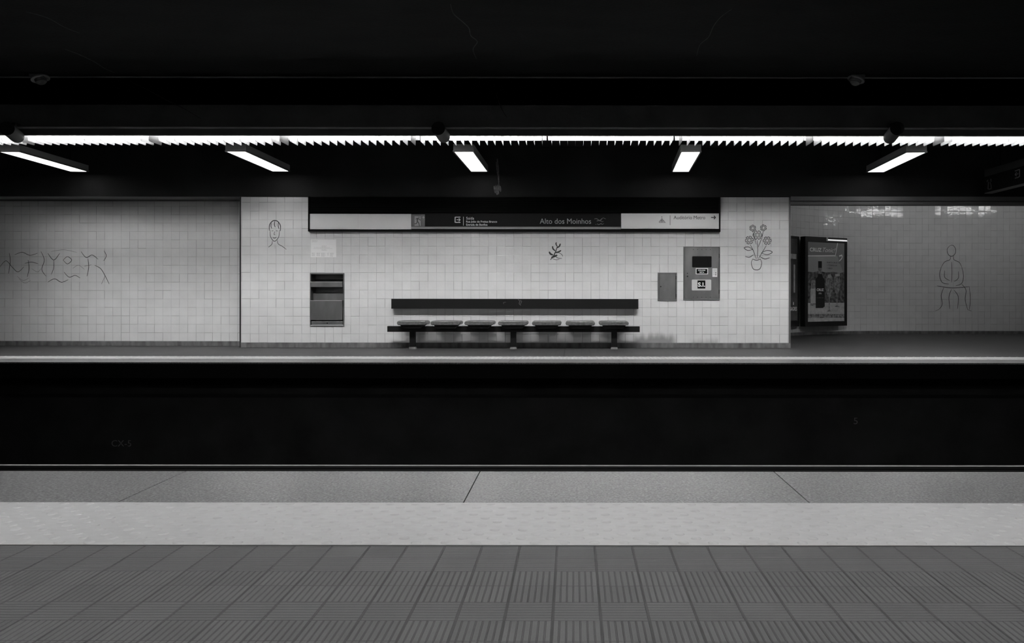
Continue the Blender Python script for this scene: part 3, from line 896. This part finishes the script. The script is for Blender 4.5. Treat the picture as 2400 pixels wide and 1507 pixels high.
def door_parts(parent, fx0, fy0, fx1, fy1, dx0, dy0, dx1, dy1, hinges):
    m_ = MB(); fb(m_, fx0, fy0, fx1, dy0 - .5, D0 - .014, D0 - .001); fb(m_, fx0, dy1 + .5, fx1, fy1, D0 - .014, D0 - .001)
    fb(m_, fx0, dy0 - .5, dx0 - .5, dy1 + .5, D0 - .014, D0 - .001); fb(m_, dx1 + .7, dy0 - .5, fx1, dy1 + .5, D0 - .014, D0 - .001)
    obj('frame', m_, M['steel'], parent, bevel=.002)
    obj('backing', fb(MB(), dx0 - .5, dy0 - .5, dx1 + .7, dy1 + .5, D0 - .004, D0 - .001), M['black_void'], parent)
    d_ = obj('door', fb(MB(), dx0, dy0, dx1, dy1, D0 - .016, D0 - .0045), M['steel'], parent, bevel=.0015)
    for (hx, hy, hh) in hinges:
        p = P(hx, hy, D0); obj('hinge', MB().tube((p.x, D0 - .018, p.z - hh), (p.x, D0 - .018, p.z + hh), .006, 10), M['dark_metal'], parent)
    return d_
def knob(parent, x, y, r, m=None):
    p = P(x, y, D0); return obj('lock', MB().tube((p.x, D0 - .022, p.z), (p.x, D0 - .016, p.z), r, 16), m or M['letter_black'], parent)
sc = thing('service_cabinet', 'small plain steel service cabinet flush in the tiles between the bench and the fire cabinet', 'cabinet', (P(1564, 704, D0).x, D0, P(1564, 704, D0).z))
d_ = door_parts(sc, 1541.3, 638.4, 1586.6, 704.5, 1545, 641.2, 1583, 701, [(1583.9, 650.5, .03), (1583.9, 692.5, .03)])
knob(d_, 1548.3, 671.3, .012)
fc = thing('fire_cabinet', 'large steel fire riser cabinet with dark window and S.I. plate on the tiled wall', 'cabinet', (P(1644, 703, D0).x, D0, P(1644, 703, D0).z))
d_ = door_parts(fc, 1601.3, 577.6, 1687.2, 702.8, 1604.8, 580, 1684.6, 699.2, [(1685, 599, .035), (1685, 683, .035)])
def rrect(x0, y0, x1, y1, r, y, n=5):
    a = P(x0, y1, D0); b = P(x1, y0, D0); rr = r * D0 / F; pts = []
    for cx, cz, t0 in ((b.x - rr, b.z - rr, 0), (a.x + rr, b.z - rr, 90), (a.x + rr, a.z + rr, 180), (b.x - rr, a.z + rr, 270)):
        for k in range(n + 1):
            t = math.radians(t0 + 90 * k / n); pts.append((cx + rr * math.cos(t), cz + rr * math.sin(t)))
    return pts
DY = D0 - .016
m_ = MB().prism(rrect(1621.4, 599.8, 1667.6, 626.4, 2.4, 0), 1, DY - .003, DY - .0002); obj('window_gasket', m_, M['dark_metal'], d_)
m_ = MB().prism(rrect(1622.4, 600.8, 1666.6, 625.4, 2.0, 0), 1, DY - .004, DY - .003); obj('window', m_, M['glass_black'], d_)
obj('sign_plate', fb(MB(), 1630.3, 628, 1659, 642.2, DY - .003, DY - .0002), M['paper'], d_)
sp_ = obj('sign_face', fb(MB(), 1632, 629.8, 1657.3, 640.8, DY - .0036, DY - .003), M['sign_dark'], d_)
wall_text('COLUNA', 1635.7, 1653, 631.4, 634.5, DY - .0036, D0, M['paper'], d_, bold=.02, lift=.0008)
wall_text('SECA', 1639, 1650, 636.2, 639.2, DY - .0036, D0, M['paper'], d_, bold=.02, lift=.0008)
m_ = MB().prism(rrect(1621, 654.6, 1666.6, 680, 2.2, 0), 1, DY - .003, DY - .0002); obj('lower_plate', m_, M['white_panel'], d_)
obj('letter_ground', fb(MB(), 1634.3, 656.7, 1652.7, 675.7, DY - .0036, DY - .003), M['sign_dark'], d_)
wall_text('S.I.', 1635.3, 1652, 661.8, 671, DY - .0036, D0, M['paper'], d_, bold=.03, lift=.0008)
st = obj('sticker', fb(MB(), 1669.2, 628.2, 1680.6, 648.4, DY - .0012, DY - .0002), M['paper'], d_)
m_ = MB()
for y in (638.8, 643.2):
    c = P(1677.2, y, D0); m_.tube((c.x, DY - .0018, c.z), (c.x, DY - .0012, c.z), .011, 14)
for k in range(6): fb(m_, 1670.6, 630 + k * 2.6, 1675 if k > 2 else 1679.5, 630.5 + k * 2.6, DY - .0018, DY - .0012)
obj('print', m_, M['ink_grey'], st)
for yy in (584.4, 695.8):
    for k in range(5):
        c = P(1624.6 + k * 9.95, yy, D0)
        obj('vent_hole', MB().tube((c.x, DY - .0008, c.z), (c.x, DY - .0002, c.z), .0065, 10), M['letter_black'], d_)
knob(d_, 1610.8, 647.2, .013); knob(d_, 1610.6, 640.2, .009, M['dark_metal'])

# ================================================================== BENCH
DBN = 14.25
bt = thing('platform_bench', 'long dark beam bench with seven separate rounded seats on three posts against the tiled wall', 'bench', (P(1203, 815, DBN).x, DBN, 0))
a = P(907.5, 765.2, 14.2); b = P(1499.5, 778.2, 14.2)
obj('beam', MB().box(a.x, b.x, 14.2, 14.3, b.z, a.z), M['bench_metal'], bt, bevel=.004)
zb = P(1200, 778, 14.2).z
for cx in (967.5, 1203.5, 1439.5):
    c = P(cx, 800, 14.25).x
    lg = obj('leg', MB().box(c - .049, c + .049, 14.21, 14.29, 0.03, zb), M['bench_metal'], bt, bevel=.004)
    mb = MB(); i = 0
    z0, z1 = 0.0, 0.035; w0, w1 = .062, .05
    mb.v = [(c - w0, 14.20, z0), (c + w0, 14.20, z0), (c + w0, 14.31, z0), (c - w0, 14.31, z0), (c - w1, 14.209, z1), (c + w1, 14.209, z1), (c + w1, 14.291, z1), (c - w1, 14.291, z1)]
    for q in ((0, 3, 2, 1), (4, 5, 6, 7), (0, 1, 5, 4), (1, 2, 6, 5), (2, 3, 7, 6), (3, 0, 4, 7)): mb.f.append(q); mb.uv.append(None); mb.mi.append(0)
    obj('foot', mb, M['plinth'], lg, label='pale concrete foot')
SY0, SY1 = 14.02, 14.42
for k in range(7):
    cx = 964.5 + k * 79.15; c = P(cx, 757, SY0).x; w2 = 34.5 * SY0 / F
    zt = P(cx, 753.0, SY0).z; zb_ = P(cx, 762.8, SY0).z; r = (zt - zb_) / 2; zc = (zt + zb_) / 2
    poly = []
    for t in range(-90, 91, 15): poly.append((c + w2 - r + r * math.cos(math.radians(t)), zc + r * math.sin(math.radians(t))))
    for t in range(90, 271, 15): poly.append((c - w2 + r + r * math.cos(math.radians(t)), zc + r * math.sin(math.radians(t))))
    st_ = obj('seat', MB().prism(poly, 1, SY0, SY1), M['seat'], bt, bevel=.008, smooth=True)
    m_ = MB(); ztop = a.z
    m_.prism([(c - w2 * .83, zb_ + .004), (c - w2 * .62, ztop - .03), (c + w2 * .62, ztop - .03), (c + w2 * .83, zb_ + .004)], 1, 14.06, 14.199)
    m_.prism([(c - w2 * .83, zb_ + .004), (c - w2 * .7, ztop), (c + w2 * .7, ztop), (c + w2 * .83, zb_ + .004)], 1, 14.199, 14.36)
    obj('seat_bracket', m_, M['bench_metal'], st_)
# back rail on the wall
br = thing('back_rail', 'long dark back rail fixed to the tiled wall above the bench seats', 'rail', (P(1206, 724, 14.38).x, 14.4, P(1206, 724, 14.38).z))
a = P(917, 701, 14.42); b = P(1496.3, 723.8, 14.42)
obj('rail_board', MB().box(a.x, b.x, 14.42, 14.49, b.z, a.z), M['bench_metal'], br, bevel=.003)
for cx in (925, 1203, 1489):
    p = P(cx, 712, 14.4); obj('wall_bracket', MB().box(p.x - .03, p.x + .03, 14.489, D0 - .001, p.z - .04, p.z + .04), M['bench_metal'], br)
obj('scratch', strokes([(1.2, [(1181, 713), (1180, 709.5), (1186, 708.6)])], dconv(14.42, 14.4185)), M['letter_dim'], br, label='short pale scratch')
sc_ = strokes([(1.8, [(1214, 702), (1218, 706), (1217, 712), (1221, 716)]), (1.4, [(1220, 703), (1222, 708), (1219, 714)]), (1, [(1216, 704), (1224, 707)])], dconv(14.42, 14.4185))
obj('scratch', sc_, M['letter_dim'], br, label='pale scuffed patch')

# ================================================================== WALL DRAWINGS (plain stand-ins in thin black line)
def drawing(lines, d, label, m='ink', extra=None):
    mb = strokes(lines, dconv(d, d - .0015))
    o = obj('wall_drawing', mb, M[m]); tag(o, label, 'drawing')
    if extra:
        e = strokes(extra, dconv(d, d - .0012)); obj('faint_lines', e, M['ink_grey'], o, label='fainter grey lines')
    return o
# left: a wide row of waves, loops and leaning poles
A = [(1.2, [(0, 628), (14, 614), (28, 628), (42, 640), (56, 628)]), (1.3, [(22, 596), (24, 616), (20, 644)]), (1.2, [(34, 600), (52, 594), (70, 601), (88, 596)]),
     (1.4, [(66, 612), (68, 632), (64, 652)]), (1.2, [(58, 620), (74, 617), (90, 621)]), (1.3, [(96, 592), (104, 612), (98, 634), (108, 650)]), (1.4, [(112, 596), (126, 612), (140, 596)]),
     (1.2, [(126, 612), (126, 630), (120, 646)]), (1.3, [(148, 612), (158, 604), (168, 612), (158, 621), (148, 612)]), (1.3, [(150, 640), (162, 652), (176, 648), (188, 654)]), (1.4, [(190, 592), (202, 606), (216, 600), (230, 610)]),
     (1.4, [(206, 608), (208, 628), (204, 650)]), (1.2, [(198, 626), (214, 623)]), (1.4, [(222, 624), (236, 632), (246, 648), (256, 668)]), (1.3, [(238, 668), (246, 650)]), (1.3, [(244, 590), (249, 602), (243, 614)]),
     (1.4, [(112, 664), (128, 656), (144, 664), (160, 658)])]
B = [(0.8, [(40, 650), (54, 660), (68, 654)]), (0.8, [(44, 656), (58, 666), (72, 660)]), (0.8, [(120, 592), (150, 588), (180, 594)]), (0.8, [(170, 632), (184, 624), (198, 634)]), (0.8, [(74, 632), (88, 640), (96, 632)])]
drawing(A, DL, 'wide thin black line drawing of waves, loops and leaning poles on the left recessed wall', extra=B)
# simple face seen from the front
A = [(1.4, [(633, 540), (634, 556), (643, 567), (653, 557), (655, 540)]), (2.2, [(631, 542), (632, 528), (640, 519), (650, 520), (657, 530), (657, 543)]), (1.6, [(636, 524), (635, 532), (637, 537)]), (2.0, [(644, 520), (643, 528), (645, 534)]),
     (1.8, [(652, 523), (652, 532), (654, 538)]), (1.8, [(636.5, 543), (640.5, 542)]), (1.8, [(646.5, 542), (651, 543)]), (1.2, [(643.5, 544), (642.5, 551), (645, 552)]), (1.5, [(639, 558), (643.5, 559.5), (648, 557.5)]),
     (1.3, [(638, 566), (637, 574), (629, 581)]), (1.3, [(650, 564), (652, 573), (662, 579), (671, 586)])]
B = [(0.9, [(640, 522), (639, 530)]), (0.9, [(648, 522), (648, 531)]), (0.8, [(644, 574), (645, 584)])]
drawing(A, D0, 'small black line drawing of a face on the left tiled pillar', extra=B)
# bold brush-drawn twig
A = [(2.4, [(1290, 609), (1297, 600), (1302, 590), (1306, 578)]), (4.6, [(1292, 604), (1299, 601), (1306, 598)]), (4.2, [(1296, 598), (1290, 595), (1287, 590)]), (3.6, [(1301, 592), (1308, 591), (1315, 587)]),
     (3.4, [(1301, 588), (1296, 583), (1295, 577)]), (3.4, [(1305, 581), (1311, 577), (1313, 571)]), (2.8, [(1306, 578), (1303, 572), (1304, 568)]), (1.3, [(1300, 600), (1308, 605), (1317, 606)]),
     (1.1, [(1294, 606), (1303, 609), (1311, 608)]), (1.2, [(1308, 592), (1316, 596), (1319, 601)])]
drawing(A, D0, 'tiny bold black brush drawing of a leafy twig above the bench')
# bunch of flowers in a small vase
A = [(1.5, [(1764, 606), (1761, 616), (1766, 630), (1780, 630), (1785, 616), (1782, 606)]), (1.5, [(1763, 606), (1773, 609), (1783, 606)]), (1.3, [(1772, 606), (1766, 588), (1758, 572)]), (1.3, [(1774, 606), (1776, 584), (1774, 562)]), (1.3, [(1777, 606), (1788, 588), (1796, 574)])]
for (fx, fy, fr_) in ((1756, 562, 9), (1775, 550, 10), (1798, 563, 9), (1764, 534, 7), (1789, 533, 7)):
    for q in range(6):
        t_ = q * math.pi / 3 + fx
        A.append((1.4, [(fx + 2.5 * math.cos(t_), fy + 2.5 * math.sin(t_)), (fx + fr_ * math.cos(t_ - .32), fy + fr_ * math.sin(t_ - .32)), (fx + fr_ * math.cos(t_ + .32), fy + fr_ * math.sin(t_ + .32)), (fx + 2.5 * math.cos(t_), fy + 2.5 * math.sin(t_))]))
A += [(1.5, [(1764, 584), (1752, 586), (1744, 580), (1754, 578), (1764, 584)]), (1.5, [(1784, 592), (1798, 596), (1810, 590), (1798, 586), (1784, 592)]), (1.6, [(1766, 596), (1756, 602), (1746, 600)]), (1.6, [(1780, 600), (1792, 606), (1804, 603)]),
      (1.3, [(1764, 541), (1768, 556), (1772, 572)]), (1.3, [(1789, 541), (1784, 560), (1777, 578)])]
drawing(A, D0, 'black line drawing of a bunch of flowers in a vase on the right tiled pillar')
# plain seated figure on the passage wall
A = [(1.3, [(2226, 574), (2220, 582), (2222, 594), (2230, 599), (2238, 593), (2239, 581), (2233, 573), (2226, 574)]), (1.2, [(2227, 599), (2226, 607), (2214, 612), (2206, 624)]), (1.2, [(2235, 598), (2236, 607), (2248, 613), (2254, 624)]),
     (1.3, [(2206, 624), (2202, 642), (2208, 660), (2224, 664)]), (1.2, [(2214, 632), (2214, 648), (2226, 656)]), (1.3, [(2254, 624), (2258, 644), (2254, 662), (2240, 668)]), (1.2, [(2246, 634), (2246, 650), (2236, 658)]),
     (1.3, [(2212, 672), (2206, 690), (2208, 712), (2200, 724)]), (1.3, [(2254, 664), (2264, 678), (2262, 700), (2268, 724)]), (1.3, [(2230, 676), (2224, 694), (2226, 722)]), (1.3, [(2236, 678), (2246, 694), (2244, 722)]),
     (1.4, [(2196, 668), (2230, 673), (2272, 670)]), (1.2, [(2272, 670), (2274, 700), (2272, 724)]), (1.2, [(2200, 724), (2192, 727)]), (1.2, [(2268, 724), (2277, 727)]), (1.2, [(2230, 612), (2231, 636), (2230, 660)])]
drawing(A, DB, 'faint black line drawing of a seated figure on the grey passage wall')

# ================================================================== HANGING EXIT SIGN (right)
hs_y0, hs_y1 = 12.2, 14.2
X_ = P(2307, 400, hs_y1).x; zt = P(2307, 397, hs_y1).z; zb = P(2307, 452, hs_y1).z
hs = thing('hanging_exit_sign', 'dark double-sided exit sign hanging from the ceiling at the far right', 'sign', (X_ + .06, (hs_y0 + hs_y1) / 2, zb))
zm = zt - .115
obj('top_band', MB().box(X_, X_ + .13, hs_y0, hs_y1, zm, zt), M['speaker'], hs, bevel=.002)
fc_ = obj('sign_face', MB().box(X_ + .004, X_ + .126, hs_y0, hs_y1, zb + .012, zm), M['black_void'], hs)
obj('bottom_band', MB().box(X_, X_ + .13, hs_y0, hs_y1, zb, zb + .012), M['grey_metal'], hs, bevel=.002)
def sconv(x, y):
    # pixel -> point on the sign face (plane x = X_)
    d = X_ * F / (x - VX); y = y + (x - VX) * K
    return (X_ + .0025, d, H - (y - VY) * d / F)
ex = [(1.7, [(2378, 399), (2384, 396.6), (2388.5, 395)]), (1.7, [(2388.8, 394.6), (2389, 411.5)]), (1.7, [(2388.5, 411.5), (2384, 414), (2378, 415.4)]),
      (1.6, [(2386, 404.6), (2379.2, 407.4)]), (1.5, [(2382.6, 401), (2378.6, 407.2), (2382.4, 410.6)])]
obj('exit_symbol', strokes(ex, sconv, taper=False), M['letter_grey'], fc_)
rm = [(2.2, [(2321.6, 417), (2322, 424)]), (2.0, [(2315, 419), (2313.5, 423), (2311.6, 422)]), (2.2, [(2316, 424), (2315.6, 432), (2315, 441)]), (1.8, [(2320, 425), (2322, 432), (2322.4, 440)]), (1.8, [(2316, 441.5), (2319, 441), (2323, 440)])]
obj('running_man', strokes(rm, sconv, taper=False), M['letter_dim'], fc_)
for yy in (12.7, 13.8):
    obj('hanger', MB().tube((X_ + .065, yy, zt), (X_ + .065, yy, Z_CEIL), .008, 8), M['black_void'], hs)

# ================================================================== ADVERTISING LIGHTBOXES in the passage
def lightbox(A_, B_, label, depth):
    A_ = Vector((A_[0], A_[1], 0)); B_ = Vector((B_[0], B_[1], 0)); w_ = (B_ - A_).length
    rz = math.atan2(B_.y - A_.y, B_.x - A_.x)
    t = thing('advertising_box', label, 'advertising board', (A_.x, A_.y, 0.212), rz)
    # local: x along the face, +y into the wall, z up, height 2.05
    Hh = 2.055
    obj('cabinet', MB().box(0, w_, 0.004, depth, 0, Hh), M['black_void'], t, local=True, bevel=.01)
    return t, w_, Hh
b2, bw, bh = lightbox((5.27, 18.90), (6.45, 19.60), 'black advertising box with a drinks poster on the curved passage wall', .15)
m_ = MB(); e = .085; eb = .11; et = .12
m_.box(0, e, -.012, .004, 0, bh); m_.box(bw - e, bw, -.012, .004, 0, bh); m_.box(e, bw - e, -.012, .004, 0, eb); m_.box(e, bw - e, -.012, .004, bh - et, bh)
obj('frame', m_, M['dark_metal'], b2, local=True, bevel=.003)
po = obj('poster', MB().box(e, bw - e, .0, .004, eb, bh - et), M['poster_sky'], b2, local=True)
pw, ph_ = bw - 2 * e, bh - et - eb
_z = [0.0]
def pp(pts, m, name='poster_print'):
    """flat printed shape: (u,v) in 0..1 of the poster, v down"""
    _z[0] += .0004
    mb = MB(); mb.quad([(e + u * pw, -.0002 - _z[0], bh - et - v * ph_) for u, v in pts][::-1])
    return obj(name, mb, m, po, local=True)
def pt(s, u0, u1, v0, v1, m, **kw):
    return lettering(s, (e + u0 * pw, -.0002 - _z[0] - .0006, bh - et - v1 * ph_), (1, 0, 0), (0, 0, 1), (u1 - u0) * pw, (v1 - v0) * ph_, m, po, **kw)
pp([(0, 0), (1, 0), (1, .42), (.80, .16), (0, .19)], M['poster_head'], 'header_ground')
pp([(0, .185), (.735, .17), (.735, .157), (0, .172)], M['poster_bright'], 'header_line')
pp([(.735, .175), (.75, .175), (.82, .0), (.80, .0)], M['poster_bright'], 'header_line')
pt('CRUZ', .05, .37, .075, .12, M['poster_bright'], bold=.03)
pt('Tonic!', .40, .75, .068, .122, M['poster_bright'], shear=.45)
pp([(0, .375), (.15, .38), (.3, .365), (.5, .38), (.7, .37), (.85, .385), (1, .37), (1, .78), (0, .78)], M['poster_hill'], 'hills')
pp([(0, .765), (1, .765), (1, 1), (0, 1)], M['poster_table'], 'table')
pp([(0, .90), (1, .91), (1, .96), (0, .955)], M['poster_glass'], 'table_edge')
pt('PORTO CRUZ 1/3', .51, .87, .245, .262, M['poster_dark'], bold=.01); pt('+ TÓNICA 2/3', .51, .79, .28, .297, M['poster_dark'], bold=.01); pt('+ GELO', .51, .66, .318, .335, M['poster_dark'], bold=.01)
pp([(.09, .48), (.20, .48), (.20, .56), (.225, .62), (.22, .80), (.07, .80), (.065, .62), (.09, .56)], M['poster_glass'], 'small_bottle')
pp([(.075, .585), (.215, .585), (.215, .77), (.075, .77)], M['poster_table'], 'small_bottle_label')
pp([(.275, .24), (.375, .24), (.375, .39), (.39, .43), (.45, .47), (.455, .81), (.40, .83), (.21, .83), (.205, .47), (.265, .43), (.275, .39)], M['poster_dark'], 'bottle')
pp([(.28, .325), (.37, .325), (.37, .40), (.28, .40)], M['poster_glass'], 'bottle_neck_label')
pt('CRUZ', .235, .425, .585, .615, M['poster_bright'], bold=.03)
pp([(.29, .635), (.36, .635), (.37, .655), (.28, .655)], M['poster_glass'], 'bottle_mark')
pp([(.24, .70), (.42, .70), (.42, .703), (.24, .703)], M['poster_glass'], 'bottle_mark')
def goblet(u, v, s):
    pts = []
    for t, r in ((0, .085), (.06, .105), (.13, .115), (.20, .10), (.26, .06), (.29, .015), (.46, .010), (.475, .06), (.485, .075)):
        pts.append((u + r * s, v + t * s))
    pts += [(2 * u - a_, b_) for a_, b_ in reversed(pts)]
    return pp(pts, M['poster_glass'], 'wine_glass')
goblet(.79, .42, .82); goblet(.58, .43, .92)
pp([(.53, .41), (.62, .40), (.64, .44), (.55, .45)], M['poster_soft'], 'garnish'); pp([(.73, .40), (.86, .385), (.87, .42), (.75, .43)], M['poster_soft'], 'garnish')
pp([(.84, .16), (.93, .145), (.945, .17), (.93, .20), (.86, .235), (.85, .225), (.915, .19), (.925, .165), (.85, .175)], M['poster_bright'], 'leaf_mark')
# bright strip along the sagging top edge, given its own emission, and its clip
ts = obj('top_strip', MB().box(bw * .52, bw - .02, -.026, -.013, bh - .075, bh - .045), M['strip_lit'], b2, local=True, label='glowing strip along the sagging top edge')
obj('clip', MB().box(bw * .485, bw * .53, -.02, -.013, bh - .09, bh - .005), M['pale_trim'], b2, local=True)

b1, bw1, bh1 = lightbox((4.30, 18.13), (5.165, 19.03), 'narrow-looking dark advertising box half hidden behind the right pillar', .10)
m_ = MB(); m_.box(0, .07, -.012, .004, 0, bh1); m_.box(bw1 - .06, bw1, -.012, .004, 0, bh1); m_.box(.07, bw1 - .06, -.012, .004, 0, .14); m_.box(.07, bw1 - .06, -.012, .004, bh1 - .05, bh1)
obj('frame', m_, M['dark_metal'], b1, local=True, bevel=.003)
po1 = obj('poster', MB().box(.07, bw1 - .06, .0, .004, .14, bh1 - .05), M['poster_side'], b1, local=True)
def q1(u0, u1, v0, v1, m, name):
    w1 = bw1 - .13; h1 = bh1 - .19
    return obj(name, MB().box(.07 + u0 * w1, .07 + u1 * w1, -.001, 0, .14 + (1 - v1) * h1, .14 + (1 - v0) * h1), m, po1, local=True)
q1(.72, .95, .19, .25, M['poster_soft'], 'poster_print'); q1(.84, .90, .32, .66, M['poster_soft'], 'poster_print')
w1 = bw1 - .13; h1 = bh1 - .19
lettering('SAGRES', (.07 + .70 * w1, -.001, .14 + .12 * h1), (1, 0, 0), (0, 0, 1), .27 * w1, .045 * h1, M['poster_bright'], po1, bold=.02)
q1(.82, .85, .775, .81, M['poster_bright'], 'poster_print')
